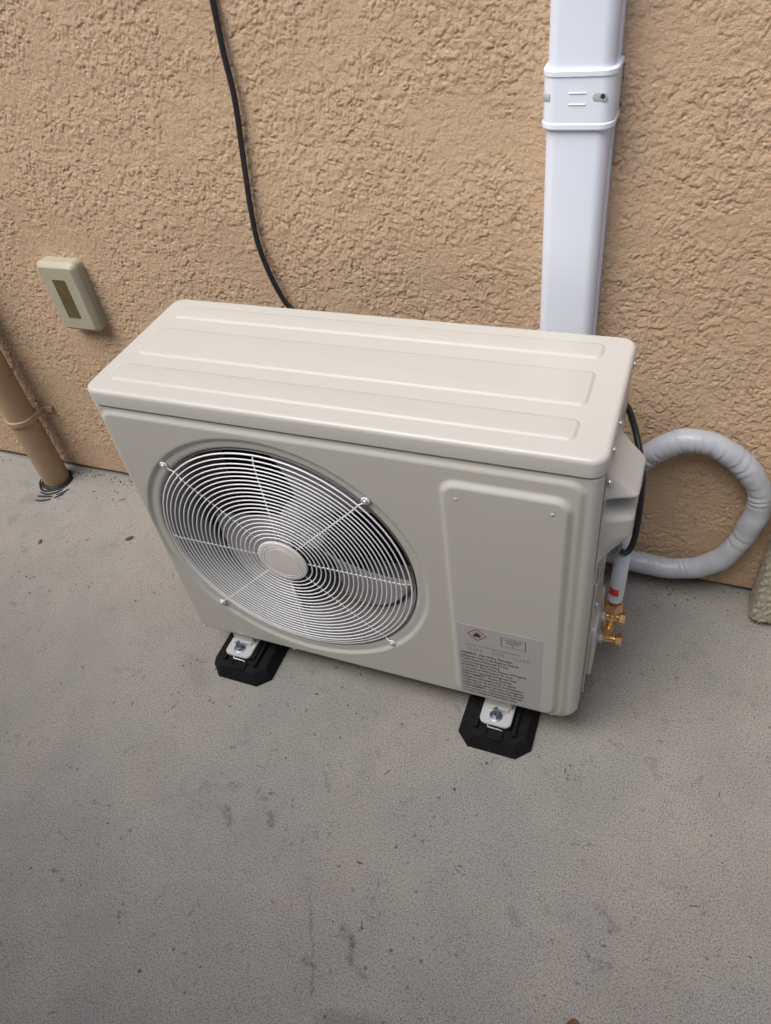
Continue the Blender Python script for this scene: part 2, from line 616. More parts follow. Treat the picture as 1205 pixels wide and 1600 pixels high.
H = mask * (0.66 * T - 0.0022 * crk - 0.0014 * crk2) + 0.0005 * n3 + 0.0012 * perlin(X / 0.11, Z / 0.09, 8)
fade = sstep(0.020, 0.028, Z)
Yw = WY - H * fade
me = grid_mesh('stucco_wall', np.stack([X, Yw, Z], -1))
wall = link('stucco_wall', me, M['stucco'], sharp=None)
tag(wall, 'tan rough stucco house wall behind the outdoor unit', 'wall')
# drip edge under the stucco and the footing set back behind it
mk('drip_edge', [(-6, WY, 0.020), (6, WY, 0.020), (6, WY + 0.04, 0.018), (-6, WY + 0.04, 0.018)], [(0, 3, 2, 1)], M['stucco'], wall, smooth=False)
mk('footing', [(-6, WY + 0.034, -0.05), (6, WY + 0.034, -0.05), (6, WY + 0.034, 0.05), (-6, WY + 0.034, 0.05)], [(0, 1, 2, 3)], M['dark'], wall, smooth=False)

g = mk('concrete_ground', [(-40, -40, 0), (40, -40, 0), (40, WY + 0.033, 0), (-40, WY + 0.033, 0)], [(0, 1, 2, 3)], M['concrete'], smooth=False)
tag(g, kind='structure')

# unseen wall and ledge behind the viewer, added to shade the unit and slab
nb = empty('added_shade_wall', (0, -1.75, 0), 'unseen grey wall added behind the viewer to shade the unit and concrete', 'shade wall')
rbox('wall', -9, 9, -2.1, -1.70, 0.003, 2.6, 0.01, M['shade_wall'], nb, 1)
rbox('shade_ledge', -9.2, 9.2, -2.4, -1.55, 2.61, 2.70, 0.01, M['tan_pipe'], nb, 1)

# ------------------------------------------------------------------ outdoor unit
W_, D_, ZB, ZS, ZT = 0.89, 0.3135, 0.085, 0.7358, 0.7709
FX, FZ = 0.3133, 0.413
unit = empty('outdoor_unit', (W_ / 2, D_ / 2, 0), 'cream metal air conditioner outdoor unit with round fan grille', 'air conditioner')

# front panel: pressed sheet with embossed fields and the fan opening
R_OPEN, R_REC = 0.268, 0.293
st = 0.0024
gx = np.linspace(0, W_, int(W_ / st))
gz = np.linspace(ZB, ZS, int((ZS - ZB) / st))
# concentrate lines on the curved vertical edges
X, Z = np.meshgrid(gx, gz)
rc = 0.032                                           # bottom corners rounded in outline
t = np.clip(rc - (Z - ZB), 0, rc)
ins = rc - np.sqrt(np.maximum(rc * rc - t * t, 0))
Xo = W_ / 2 + (X - W_ / 2) * (W_ / 2 - ins) / (W_ / 2)
h = 0.005 * sstep(0.006, -0.006, sd_rr(Xo, Z, 0.016, 0.865, 0.092, 0.7245, 0.024))
h += 0.0075 * sstep(0.006, -0.006, sd_rr(Xo, Z, 0.652, 0.849, 0.104, 0.692, 0.024))
RR = np.hypot(Xo - FX, Z - FZ)
h -= 0.0055 * sstep(R_REC + 0.004, R_REC - 0.005, RR)
h -= 0.010 * (1 - np.sqrt(np.clip(1 - np.clip((R_OPEN + 0.010 - RR) / 0.010, 0, 1) ** 2, 0, 1)))
# roll edges back: vertical sides radius 18 mm, top/bottom 4 mm
re_ = 0.018
dx = np.minimum(Xo - (ins), (W_ - ins) - Xo)
tt = np.clip(1 - dx / re_, 0, 1)
h -= re_ * (1 - np.sqrt(np.maximum(1 - tt * tt, 0)))
for d, rr in ((ZS - Z, 0.005), (Z - ZB, 0.006)):
    tt = np.clip(1 - d / rr, 0, 1)
    h -= rr * (1 - np.sqrt(np.maximum(1 - tt * tt, 0)))
keepv = RR >= R_OPEN
kf = keepv[:-1, :-1] | keepv[1:, :-1] | keepv[:-1, 1:] | keepv[1:, 1:]
# snap the inner boundary vertices on the circle
ins_v = ~keepv
sc = np.where(ins_v, R_OPEN / np.maximum(RR, 1e-6), 1.0)
Xf = FX + (Xo - FX) * sc
Zf = FZ + (Z - FZ) * sc
P = np.stack([Xf, -h, Zf], -1)
me = grid_mesh('front_panel', P, kf)
front = link('front_panel', me, M['paint'], unit, sharp=None)
# side and back sheets
def sheet(name, x0, x1, y0, y1, z0, z1, mat, bev=0.001):
    return rbox(name, x0, x1, y0, y1, z0, z1, bev, mat, unit, seg=1)
side = sheet('side_panel', W_ - 0.0035, W_ - 0.0005, 0.0165, D_ - 0.004, ZB + 0.014, ZS + 0.012, M['paint'])
sheet('side_panel', 0.0005, 0.0035, 0.0165, D_ - 0.004, ZB + 0.014, ZS + 0.012, M['paint'])
sheet('back_panel', 0.60, W_ - 0.004, D_ - 0.006, D_ - 0.0035, ZB + 0.001, ZS, M['paint'])
sheet('base_pan', 0.014, W_ - 0.014, 0.010, D_ - 0.004, ZB + 0.002, ZB + 0.028, M['paint'])
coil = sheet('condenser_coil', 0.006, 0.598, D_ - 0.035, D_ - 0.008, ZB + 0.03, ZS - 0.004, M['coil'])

# lid: skirt, rolled edge, shallow raised fields
lid = rr_loft('lid', -0.002, W_ + 0.003, -0.004, D_ + 0.002, 0.026,
              [(0.003, ZS + 0.004), (0.0, ZS + 0.004), (0.0, ZT - 0.0085), (0.0006, ZT - 0.0058), (0.0018, ZT - 0.0035), (0.0036, ZT - 0.0018), (0.0058, ZT - 0.0006), (0.0080, ZT - 0.0001), (0.0100, ZT)],
              M['lid'], unit, n=10, sharp=60)
for (x0, x1, y0, y1) in ((0.036, 0.848, 0.238, 0.286), (0.034, 0.846, 0.112, 0.206), (0.032, 0.844, 0.030, 0.084)):
    prof = [(0.0, ZT - 0.0006)]
    for k in range(9):
        q = k / 8
        prof.append((0.001 + 0.0065 * q, ZT + 0.0001 + 0.0027 * (q * q * (3 - 2 * q))))
    rr_loft('raised_rib', x0, x1, y0, y1, 0.014, prof, M['lid'], lid, n=6, cap0=False, sharp=None)


def screw(name, c, axis, r, mat, parent, slot=True):
    a = Vector(axis)
    return lathe(name, [(r * 1.35, 0), (r * 1.35, 0.0012), (r, 0.0014), (r * 0.96, 0.0026), (r * 0.72, 0.0038), (r * 0.38, 0.0042), (r * 0.34, 0.0030), (0.0002, 0.0030)],
                 c, a, mat, parent, seg=14, cap=True, sharp=40)


for (y, z) in ((0.276, 0.745), (0.122, 0.7425), (0.060, 0.7425)):
    screw('screw', (W_ + 0.0028, y, z), (1, 0, 0), 0.0054, M['zinc'], lid)
screw('screw', (W_ + 0.0045, 0.0335, 0.704), (1, 0, 0), 0.0054, M['zinc'], side)
for (x, z) in ((0.025, 0.0935), (0.262, 0.092), (0.842, 0.098)):
    screw('screw', (x, -0.001 if x < 0.8 else -0.002, z), (0, -1, 0), 0.0036, M['zinc'], front)
for (x, z) in ((0.676, 0.664), (0.824, 0.666)):
    lathe('dimple', [(0.003, -0.001), (0.0028, 0.0008), (0.0016, 0.0016), (0.0004, 0.0018)], (x, -0.0125, z), (0, -1, 0), M['paint'], front, seg=10)

# fan well: shroud, blades, motor
lathe('shroud', [(R_OPEN + 0.001, -0.003), (R_OPEN - 0.003, 0.010), (R_OPEN - 0.011, 0.03), (R_OPEN - 0.013, 0.085), (R_OPEN - 0.006, 0.10), (R_OPEN + 0.012, 0.105)],
      (FX, 0.004, FZ), (0, 1, 0), M['shroud'], unit, seg=96, cap=False)
rbox('bulkhead', 0.602, 0.606, 0.02, D_ - 0.04, ZB + 0.03, ZS - 0.01, 0.001, M['shroud'], unit, 1)
fan = empty('fan', (FX, 0.10, FZ), None, None)
fan.parent = unit
fan.location = ORG[fan] - ORG[unit]
lathe('fan_hub', [(0.052, 0.05), (0.054, 0.01), (0.050, 0.002), (0.04, 0.0), (0.012, -0.002), (0.001, -0.002)], (FX, 0.072, FZ), (0, 1, 0), M['blade'], fan, seg=32)
for a0, a1 in ((4, 86), (183, 255), (272, 338)):
    nr, na = 10, 16
    vs, fs = [], []
    for side_ in (0, 1):
        for i in range(nr + 1):
            q = i / nr
            r = 0.045 + (0.243 - 0.045) * q
            for k in range(na + 1):
                u = k / na
                a = math.radians(a0 + (a1 - a0) * (0.5 + (u - 0.5) * (0.62 + 0.38 * q)) + 8 * q)
                y = 0.125 - 0.065 * u - 0.012 * math.sin(PI * u) + side_ * 0.0025 - 0.01 * q
                vs.append((FX + r * math.cos(a), y, FZ + r * math.sin(a)))
    m = (nr + 1) * (na + 1)
    for i in range(nr):
        for k in range(na):
            b0 = i * (na + 1) + k
            fs.append((b0, b0 + 1, b0 + na + 2, b0 + na + 1))
            fs.append((m + b0, m + b0 + na + 1, m + b0 + na + 2, m + b0 + 1))
    for k in range(na):
        for i, fl in ((0, 1), (nr, 0)):
            b0 = i * (na + 1) + k
            q4 = (b0, b0 + 1, m + b0 + 1, m + b0)
            fs.append(q4[::-1] if not fl else q4)
    for i in range(nr):
        for k in (0, na):
            b0 = i * (na + 1) + k
            fs.append((b0, b0 + na + 1, m + b0 + na + 1, m + b0))
    mk('blade', vs, fs, M['blade'], fan, sharp=40)
lathe('motor', [(0.05, 0), (0.062, 0.006), (0.062, 0.07), (0.05, 0.08)], (FX, 0.15, FZ), (0, 1, 0), M['motor'], unit, seg=28)
rbox('motor_bracket', FX - 0.03, FX + 0.03, 0.225, 0.24, ZB + 0.03, ZS - 0.01, 0.002, M['motor'], unit, 1)
rbox('terminal_box', FX + 0.15, FX + 0.235, 0.16, 0.21, FZ - 0.075, FZ - 0.005, 0.004, M['motor'], unit, 2)

# wire grille: each ring, each spoke
grille = empty('fan_grille', (FX, -0.012, FZ), None, None)
grille.parent = unit
grille.location = ORG[grille] - ORG[unit]


def gy_of(r):
    return -0.0070 + 0.0062 * float(sstep(0.238, 0.270, np.array(r))) ** 1.2


NR = 22
for i in range(NR):
    r = 0.062 + (0.2625 - 0.062) * i / (NR - 1)
    n = 64 if r < 0.15 else 96
    y = gy_of(r)
    tube('ring', [(FX + r * math.cos(2 * PI * k / n), y, FZ + r * math.sin(2 * PI * k / n)) for k in range(n)],
         0.00135 if i < NR - 1 else 0.0017, M['wire'], grille, seg=6, closed=True, sharp=None)
for k in range(8):
    a = PI / 4 * k
    ca, sa = math.cos(a), math.sin(a)
    pts = []
    rend = 0.2635 if k % 2 == 0 else 0.284
    rl = [0.045, 0.1, 0.15, 0.2, 0.235, 0.243, 0.250, 0.256, 0.262] + ([0.274, 0.284] if k % 2 else [])
    for r in rl:
        y = gy_of(r) + 0.0026 if r <= 0.264 else -0.0035
        pts.append((FX + r * ca, y, FZ + r * sa))
    tube('spoke', pts, 0.00135, M['wire'], grille, seg=6, sharp=None)
    if k % 2:
        c = (FX + 0.285 * ca, 0.0008, FZ + 0.285 * sa)
        screw('screw', (c[0], -0.0045, c[2]), (0, -1, 0), 0.0044, M['zinc'], grille)
        loop = [(c[0] + 0.0066 * math.cos(2 * PI * j / 16), -0.003, c[2] + 0.0066 * math.sin(2 * PI * j / 16)) for j in range(16)]
        tube('eyelet', loop, 0.0016, M['wire'], grille, seg=6, closed=True, sharp=None)
lathe('hub_cap', [(0.0505, 0.0), (0.053, 0.0015), (0.053, 0.0035), (0.051, 0.0055), (0.0445, 0.0064), (0.0438, 0.0056), (0.0425, 0.0056), (0.0418, 0.0064),
                  (0.0385, 0.0065), (0.0378, 0.0057), (0.0365, 0.0057), (0.0358, 0.0066), (0.02, 0.0069), (0.0004, 0.007)],
      (FX, -0.0060, FZ), (0, -1, 0), M['hub'], grille, seg=48, sharp=25)

# service cover on the right side: hand hold with upper and lower bulge (height field on the side sheet)
ys = np.linspace(0.022, 0.185, 80)
zz = np.linspace(0.495, 0.742, 120)
Yg, Zg = np.meshgrid(ys, zz)


def ramp1(a, b, x):
    return np.clip((x - a) / (b - a), 0, 1)


yf = 0.032 + np.maximum(0, 0.672 - Zg) * 1.45
up = ramp1(0.722, 0.672, Zg) * sstep(0.598, 0.612, Zg) * sstep(-0.004, 0.014, Yg - yf) * sstep(0.152, 0.138, Yg)
zt_ = 0.632 - 0.25 * (0.11 - Yg)
lo = sstep(0.006, -0.006, Zg - zt_) * ramp1(0.505, 0.575, Zg) * sstep(0.036, 0.062, Yg) * sstep(0.158, 0.142, Yg)
hh = np.maximum(up, lo * 0.96)
for _ in range(3):
    hp = np.pad(hh, 1, mode='edge')
    hh = (hp[1:-1, 1:-1] * 2 + hp[:-2, 1:-1] + hp[2:, 1:-1] + hp[1:-1, :-2] + hp[1:-1, 2:]) / 6
Pg = np.stack([W_ + 0.0006 + 0.047 * hh, Yg, Zg], -1)
me = grid_mesh('service_cover', Pg)
link('service_cover', me, M['plastic'], side, sharp=None)

# side seams below the cover, valve plate
rbox('seam_strip', W_, W_ + 0.0035, 0.060, 0.066, 0.10, 0.44, 0.001, M['paint'], side, 1)
rbox('seam_strip', W_, W_ + 0.0035, 0.100, 0.106, 0.27, 0.44, 0.001, M['paint'], side, 1)
screw('screw', (W_ + 0.004, 0.104, 0.335), (1, 0, 0), 0.0036, M['zinc'], side)
rr_loft('valve_plate', 0.075, 0.205, 0.13, 0.285, 0.02, [(0.0, W_), (0.0, W_ + 0.008), (0.004, W_ + 0.012)], M['paint'], side, plane='YZ')


def hexnut(name, c, axis, r, l, mat, parent):
    return lathe(name, [(r * 0.86, 0), (r, l * 0.12), (r, l * 0.88), (r * 0.86, l)], c, axis, mat, parent, seg=6, sharp=20)


def valve(c, big, up_len):
    v = empty('service_valve', c, None, None)
    v.parent = unit
    v.location = ORG[v] - ORG[unit]
    s = 1.25 if big else 1.15
    x, y, z = c
    b = 0.0075 * s
    lathe('base_nut', [(0.011 * s, 0), (0.0115 * s, 0.002), (0.0115 * s, 0.010), (0.009 * s, 0.012)], (W_ + 0.011, y, z), (1, 0, 0), M['zinc'], v, seg=6, sharp=20)
    lathe('body', [(b * 0.9, 0), (b, 0.002), (b, 0.016), (b * 0.8, 0.020), (b * 0.8, 0.033)], (W_ + 0.018, y, z), (1, 0, 0), M['brass'], v, seg=16)
    hexnut('cap', (W_ + 0.046, y, z), (1, 0, 0), 0.0118 * s, 0.013, M['brass_nut'], v)
    lathe('stub', [(b * 0.85, 0), (b * 0.85, up_len)], (x, y, z), (0, 0, 1), M['brass'], v, seg=14)
    hexnut('flare_nut', (x, y, z + up_len - 0.004), (0, 0, 1), 0.0150 * s if big else 0.0118, 0.020 * s, M['brass_nut'], v)
    return v


valve((W_ + 0.033, 0.15, 0.250), True, 0.026)
valve((W_ + 0.029, 0.15, 0.178), False, 0.022)
tube('liquid_stub', [(W_ + 0.033, 0.15, 0.25), (W_ + 0.032, 0.15, 0.235), (W_ + 0.030, 0.15, 0.212)], 0.006, M['brass'], unit, 12)

# mounting feet with bolts
for fx in (0.117, 0.733):
    ft = rr_loft('foot_bracket', fx - 0.033, fx + 0.033, -0.036, D_ + 0.03, 0.013,
                 [(0.0015, 0.0455), (0, 0.047), (0, 0.0515), (0.0015, 0.053)], M['bracket'], unit, n=5)
    rr_loft('riser', fx - 0.029, fx + 0.029, 0.004, D_ - 0.01, 0.006, [(0, 0.052), (0.001, 0.066), (0.003, ZB + 0.004)], M['bracket'], ft, n=3)
    rr_loft('riser_step', fx - 0.024, fx + 0.024, -0.004, 0.02, 0.004, [(0, 0.0525), (0.002, 0.0585)], M['bracket'], ft, n=3)
    bx_, by_ = fx - 0.001, -0.016
    lathe('washer', [(0.0135, 0), (0.0135, 0.0018), (0.0128, 0.0022), (0.006, 0.0022)], (bx_, by_, 0.0532), (0, 0, 1), M['washer'], ft, seg=24)
    hexnut('nut', (bx_, by_, 0.0555), (0, 0, 1), 0.0082, 0.006, M['washer'], ft)
    prof = [(0.0052, 0)]
    for k in range(9):
        prof += [(0.0054, 0.0012 + k * 0.0023), (0.0047, 0.0023 + k * 0.0023)]
    prof += [(0.0034, 0.0245)]
    lathe('bolt', prof, (bx_, by_, 0.0605), (0.02, 0, 1), M['bolt'], ft, seg=12, sharp=60)

# rating / warning label
lab_y = -0.0129
label = rr_loft('warning_label', 0.6595, 0.820, 0.112, 0.347, 0.003, [(0, -0.0122), (0, lab_y)], M['sticker'], front, n=3, plane='XZ', cap0=False)


def text(name, lines, size, xs_, mat, parent, y, shear=0.0):
    """lines: (string, x, z)"""
    V, F = [], []
    for s_, x0, z0 in lines:
        cu = bpy.data.curves.new('t', 'FONT')
        cu.body = s_; cu.size = size; cu.resolution_u = 2
        cu.offset = size * 0.012
        ob = bpy.data.objects.new('t', cu)
        COL.objects.link(ob)
        bpy.context.view_layer.update()
        me_ = bpy.data.meshes.new_from_object(ob.evaluated_get(bpy.context.evaluated_depsgraph_get()))
        b0 = len(V)
        V += [(x0 + v.co.x * xs_, y, z0 + v.co.y) for v in me_.vertices]
        F += [tuple(b0 + i for i in p.vertices) for p in me_.polygons]
        bpy.data.meshes.remove(me_)
        bpy.data.objects.remove(ob); bpy.data.curves.remove(cu)
    return mk(name, V, F, mat, parent, smooth=False)


LINES = ['WARNING - Risk Of Fire. Flammable', 'Refrigerant Used. To Be Repaired Only By', 'Trained Service Personnel. Do Not', 'Puncture Refrigerant Tubing.',
         'WARNING - Risk Of Fire. Dispose Of Properly', 'In Accordance With Federal Or Local', 'Regulations. Flammable Refrigerant Used.',
         "AVERTISSEMENT - Risque d'incendie.", 'Réfrigérant inflammable utilisé. À réparer', 'uniquement par du personnel de maintenance',
         'qualifié. Ne pas percer les tubes de réfrigérant.', "AVERTISSEMENT - Risque d'incendie. Éliminer", 'conformément aux réglementations fédérales',
         'ou locales. Réfrigérant inflammable utilisé.']
text('warning_text', [(s, 0.664, 0.2545 - 0.0103 * i) for i, s in enumerate(LINES)], 0.0094, 0.70, M['ink'], label, lab_y - 0.0004)
text('small_print', [('Please read the instructions before installing this appliance', 0.676, 0.2855)], 0.0052, 0.85, M['ink_pale'], label, lab_y - 0.0004)
text('box_caption', [('Contains flammable', 0.7515, 0.3235), ('refrigerant R32', 0.7545, 0.3165), ('A2L', 0.763, 0.3090)], 0.0062, 0.62, M['ink'], label, lab_y - 0.0004)


def frame_quads(pts, wd):
    """closed outline strip of width wd, pts 2D"""
    n = len(pts)
    c = Vector((sum(p[0] for p in pts) / n, sum(p[1] for p in pts) / n))
    V, F = [], []
    for p in pts:
        p = Vector(p); d = (p - c).normalized() * wd
        V += [(p.x, lab_y - 0.0004, p.y), (p.x - d.x, lab_y - 0.0004, p.y - d.y)]
    for i in range(n):
        j = (i + 1) % n
        F.append((2 * i, 2 * j, 2 * j + 1, 2 * i + 1))
    return V, F


V, F = frame_quads([(0.680, 0.322), (0.699, 0.341), (0.718, 0.322), (0.699, 0.303)], 0.0026)
mk('hazard_diamond', V, F, M['ink_red'], label, smooth=False)
fl = [(0.6925, 0.3145), (0.6915, 0.320), (0.694, 0.3245), (0.6955, 0.3225), (0.697, 0.3305), (0.6995, 0.3275), (0.7015, 0.329), (0.703, 0.3235), (0.7055, 0.3245), (0.7065, 0.319), (0.7045, 0.3145), (0.7015, 0.3165), (0.699, 0.3145), (0.696, 0.316)]
mk('flame_symbol', [(a, lab_y - 0.0004, b) for a, b in fl], [tuple(range(len(fl)))], M['ink'], label, smooth=False)
V, F = frame_quads([(0.744, 0.332), (0.790, 0.332), (0.790, 0.3045), (0.744, 0.3045)], 0.0013)
mk('caption_frame', V, F, M['ink'], label, smooth=False)
for i, (x, z, ww, hh_) in enumerate(((0.680, 0.268, 0.028, 0.012), (0.727, 0.269, 0.022, 0.013), (0.768, 0.268, 0.030, 0.010))):
    V, F = frame_quads([(x, z), (x + ww, z), (x + ww, z + hh_), (x, z + hh_)], 0.0008)
    V2 = []
    for k in range(4):
        xx = x + ww * (0.16 + 0.22 * k)
        V2 += [(xx, lab_y - 0.0004, z + hh_ * 0.25), (xx + ww * 0.1, lab_y - 0.0004, z + hh_ * 0.25), (xx + ww * 0.1, lab_y - 0.0004, z + hh_ * (0.5 + 0.12 * (k % 3))), (xx, lab_y - 0.0004, z + hh_ * (0.5 + 0.12 * (k % 3)))]
    b0 = len(V)
    F += [(b0 + 4 * k, b0 + 4 * k + 1, b0 + 4 * k + 2, b0 + 4 * k + 3) for k in range(4)]
    mk('pictogram', V + V2, F, M['ink_pale'], label, smooth=False)

# ------------------------------------------------------------------ rubber pads
def pad(cx, lab):
    e = empty('rubber_pad', (cx, 0.03, 0), lab, 'rubber pad', 'rubber pads under the unit')

    def octo(x0, x1, y0, y1, ch):
        return [(x0 + ch, y0), (x1 - ch, y0), (x1, y0 + ch), (x1, y1 - ch), (x1 - ch, y1), (x0 + ch, y1), (x0, y1 - ch), (x0, y0 + ch)]
    x0, x1, y0, y1 = cx - 0.078, cx + 0.078, -0.072, 0.125
    V, F = [], []
    for ins, z in ((0.0, 0.0), (0.0, 0.006), (0.0015, 0.0085), (0.010, 0.030), (0.013, 0.034), (0.017, 0.0355)):
        V += [(a, b, z) for a, b in octo(x0 + ins, x1 - ins, y0 + ins, y1 - ins, 0.027 - ins * 0.5)]
    for i in range(5):
        for k in range(8):
            F.append((i * 8 + k, i * 8 + (k + 1) % 8, (i + 1) * 8 + (k + 1) % 8, (i + 1) * 8 + k))
    F.append(tuple(range(40, 48)))
    mk('base_block', V, F, M['rubber'], e, sharp=25)
    rbox('channel_wall', cx - 0.044, cx - 0.036, -0.045, 0.11, 0.034, 0.0455, 0.002, M['rubber'], e, 2)
    rbox('channel_wall', cx + 0.036, cx + 0.044, -0.045, 0.11, 0.034, 0.0455, 0.002, M['rubber'], e, 2)
    rbox('support_pad', cx - 0.033, cx + 0.033, -0.030, 0.10, 0.0345, 0.0452, 0.002, M['rubber'], e, 2)
    rbox('front_lug', cx - 0.022, cx + 0.020, -0.0605, -0.052, 0.030, 0.0395, 0.0015, M['rubber'], e, 2)
    rbox('front_lug', cx - 0.022, cx - 0.014, -0.052, -0.040, 0.032, 0.0395, 0.0015, M['rubber'], e, 2)
    rbox('front_lug', cx + 0.012, cx + 0.020, -0.052, -0.040, 0.032, 0.0395, 0.0015, M['rubber'], e, 2)
    tube('spring_clip', [(cx - 0.016, -0.036, 0.0475), (cx - 0.014, -0.0405, 0.0462), (cx + 0.012, -0.041, 0.0462), (cx + 0.016, -0.0415, 0.044)], 0.0014, M['zinc'], e, 6)


pad(0.125, 'black rubber pad under the fan end of the unit')
pad(0.735, 'black rubber pad under the warning label end of the unit')

# ------------------------------------------------------------------ white line cover on the wall
DX0, DX1, DY = 0.7045, 0.8045, WY - 0.062
duct = empty('line_cover', ((DX0 + DX1) / 2, WY, 0.2), 'white plastic line cover running up the stucco wall behind the unit', 'line cover')


def ushape(x0, x1, yf, yb, r, n=8):
    pts = [(x0, yb)]
    for k in range(n + 1):
        a = PI + PI / 2 * k / n
        pts.append((x0 + r + r * math.cos(a), yf + r + r * math.sin(a)))
    for k in range(n + 1):
        a = 1.5 * PI + PI / 2 * k / n
        pts.append((x1 - r + r * math.cos(a), yf + r + r * math.sin(a)))
    pts.append((x1, yb))
    return pts


def uprofile(name, x0, x1, yf, yb, r, z0, z1, mat, parent, bevel=0.0):
    V, F = [], []
    rings = [(z0, 0.0), (z1, 0.0)] if not bevel else [(z0, bevel), (z0 + bevel, 0), (z1 - bevel, 0), (z1, bevel)]
    for z, b in rings:
        V += [(a, c, z) for a, c in ushape(x0 + b, x1 - b, yf + b, yb, max(r - b, 0.001))]
    m = len(V) // len(rings)
    for i in range(len(rings) - 1):
        for k in range(m - 1):
            F.append((i * m + k, i * m + k + 1, (i + 1) * m + k + 1, (i + 1) * m + k))
    F.append(tuple(range(m))[::-1]); F.append(tuple(range((len(rings) - 1) * m, len(rings) * m)))
    return mk(name, V, F, mat, parent, sharp=40)


uprofile('cover', DX0 + 0.001, DX1 - 0.003, DY, WY - 0.012, 0.018, 0.16, 2.4, M['duct'], duct)
uprofile('backing_channel', DX0, DX1, WY - 0.022, WY + 0.002, 0.003, 0.16, 2.4, M['duct'], duct)
CZ0, CZ1 = 1.048, 1.128
cp = uprofile('coupling', DX0 - 0.004, DX1 + 0.003, DY - 0.0045, WY - 0.003, 0.021, CZ0, CZ1, M['duct'], duct)
uprofile('rim', DX0 - 0.0058, DX1 + 0.0048, DY - 0.0063, WY - 0.002, 0.023, CZ1 - 0.009, CZ1 + 0.001, M['duct'], cp, 0.0018)
uprofile('rim', DX0 - 0.0058, DX1 + 0.0048, DY - 0.0063, WY - 0.002, 0.023, CZ0 - 0.001, CZ0 + 0.009, M['duct'], cp, 0.0018)
for z in (1.0985, 1.083):
    rbox('ridge', 0.741, 0.766, DY - 0.0057, DY - 0.003, z - 0.0008, z + 0.0008, 0.0004, M['duct'], cp, 1)
rbox('notch_shade', DX0 - 0.0075 + 0.002, DX0 + 0.0125, DY - 0.0001, DY + 0.008, 1.0855, 1.0985, 0.0032, M['recess_shade'], cp, 2, Matrix.Rotation(-0.70, 3, 'Z'))  # flush grey blocks painted as shaded recesses, no real hollow
nt = rr_loft('notch_shade', DX1 - 0.0290, DX1 - 0.0075, 1.0865, 1.0985, 0.006, [(0, DY - 0.0035), (0, DY - 0.0047), (0.0006, DY - 0.0049)], M['recess_shade'], cp, plane='XZ', n=5)
lathe('screw', [(0.0036, 0), (0.0036, 0.0006), (0.002, 0.0012)], (DX1 - 0.0140, DY - 0.0046, 1.0940), (0, -1, 0), M['motor'], cp, seg=10)

# ------------------------------------------------------------------ power cable down the wall, behind the unit and up into the side
cp_ = [(0.138, WY - 0.006, 1.46), (0.136, WY - 0.007, 1.30), (0.1345, WY - 0.009, 1.225), (0.134, WY - 0.012, 1.157), (0.135, WY - 0.013, 1.082), (0.122, WY - 0.012, 0.977), (0.1115, WY - 0.012, 0.884),
       (0.109, WY - 0.013, 0.812), (0.121, WY - 0.016, 0.748), (0.141, WY - 0.018, 0.690), (0.168, WY - 0.022, 0.655), (0.25, 0.43, 0.60), (0.5, 0.40, 0.58), (0.78, 0.37, 0.605), (0.86, 0.34, 0.635),
       (0.888, 0.318, 0.630), (0.904, 0.285, 0.622), (0.919, 0.25, 0.605), (0.9335, 0.222, 0.568), (0.9395, 0.200, 0.515), (0.9405, 0.182, 0.468), (0.938, 0.168, 0.440), (0.931, 0.158, 0.4295), (0.923, 0.152, 0.436), (0.914, 0.150, 0.447)]
cable = empty('power_cable', (0.137, WY, 0.6), 'black cable hanging down the stucco wall and looping into the unit side', 'cable')
tube('cable', smooth_path(cp_, 8), 0.0056, M['cable'], cable, seg=12, sharp=None)
lathe('gland', [(0.016, 0.0), (0.016, 0.004), (0.0125, 0.006), (0.0125, 0.013), (0.0145, 0.014), (0.0145, 0.024), (0.0115, 0.027), (0.0085, 0.030)], (W_ + 0.002, 0.146, 0.460), (0.85, 0.12, -0.42), M['grey_fit'], cable, seg=14)

# ------------------------------------------------------------------ line set: taped coil and insulated end
ls = empty('line_set', (0.985, WY - 0.04, 0.05), 'grey tape wrapped line set coiled in a ring against the wall', 'pipe coil')
RP = smooth_path([(0.80, 0.120), (0.88, 0.098), (0.962, 0.084), (1.045, 0.086), (1.112, 0.125), (1.150, 0.198), (1.166, 0.300), (1.152, 0.365), (1.113, 0.416), (1.070, 0.449), (1.020, 0.463), (0.972, 0.446), (0.930, 0.402), (0.890, 0.335), (0.865, 0.25), (0.85, 0.16)], 26)
nring, nseg = len(RP), 36
arc_l = [0.0]
for i in range(1, nring):
    arc_l.append(arc_l[-1] + float(np.hypot(*(RP[i] - RP[i - 1]))))
LEN = arc_l[-1]
rr_ = random.Random(21)
folds = []
for _ in range(48):
    folds.append((rr_.random() * LEN, rr_.uniform(-0.012, 0.012), rr_.uniform(0.003, 0.008), rr_.uniform(0.0006, 0.0022), rr_.uniform(0.2, 1.0)))
for _ in range(16):            # bunched wraps near the top left
    folds.append((LEN * rr_.uniform(0.64, 0.80), rr_.uniform(-0.015, 0.015), rr_.uniform(0.003, 0.006), rr_.uniform(0.0014, 0.0034), 1.0))
V, F = [], []
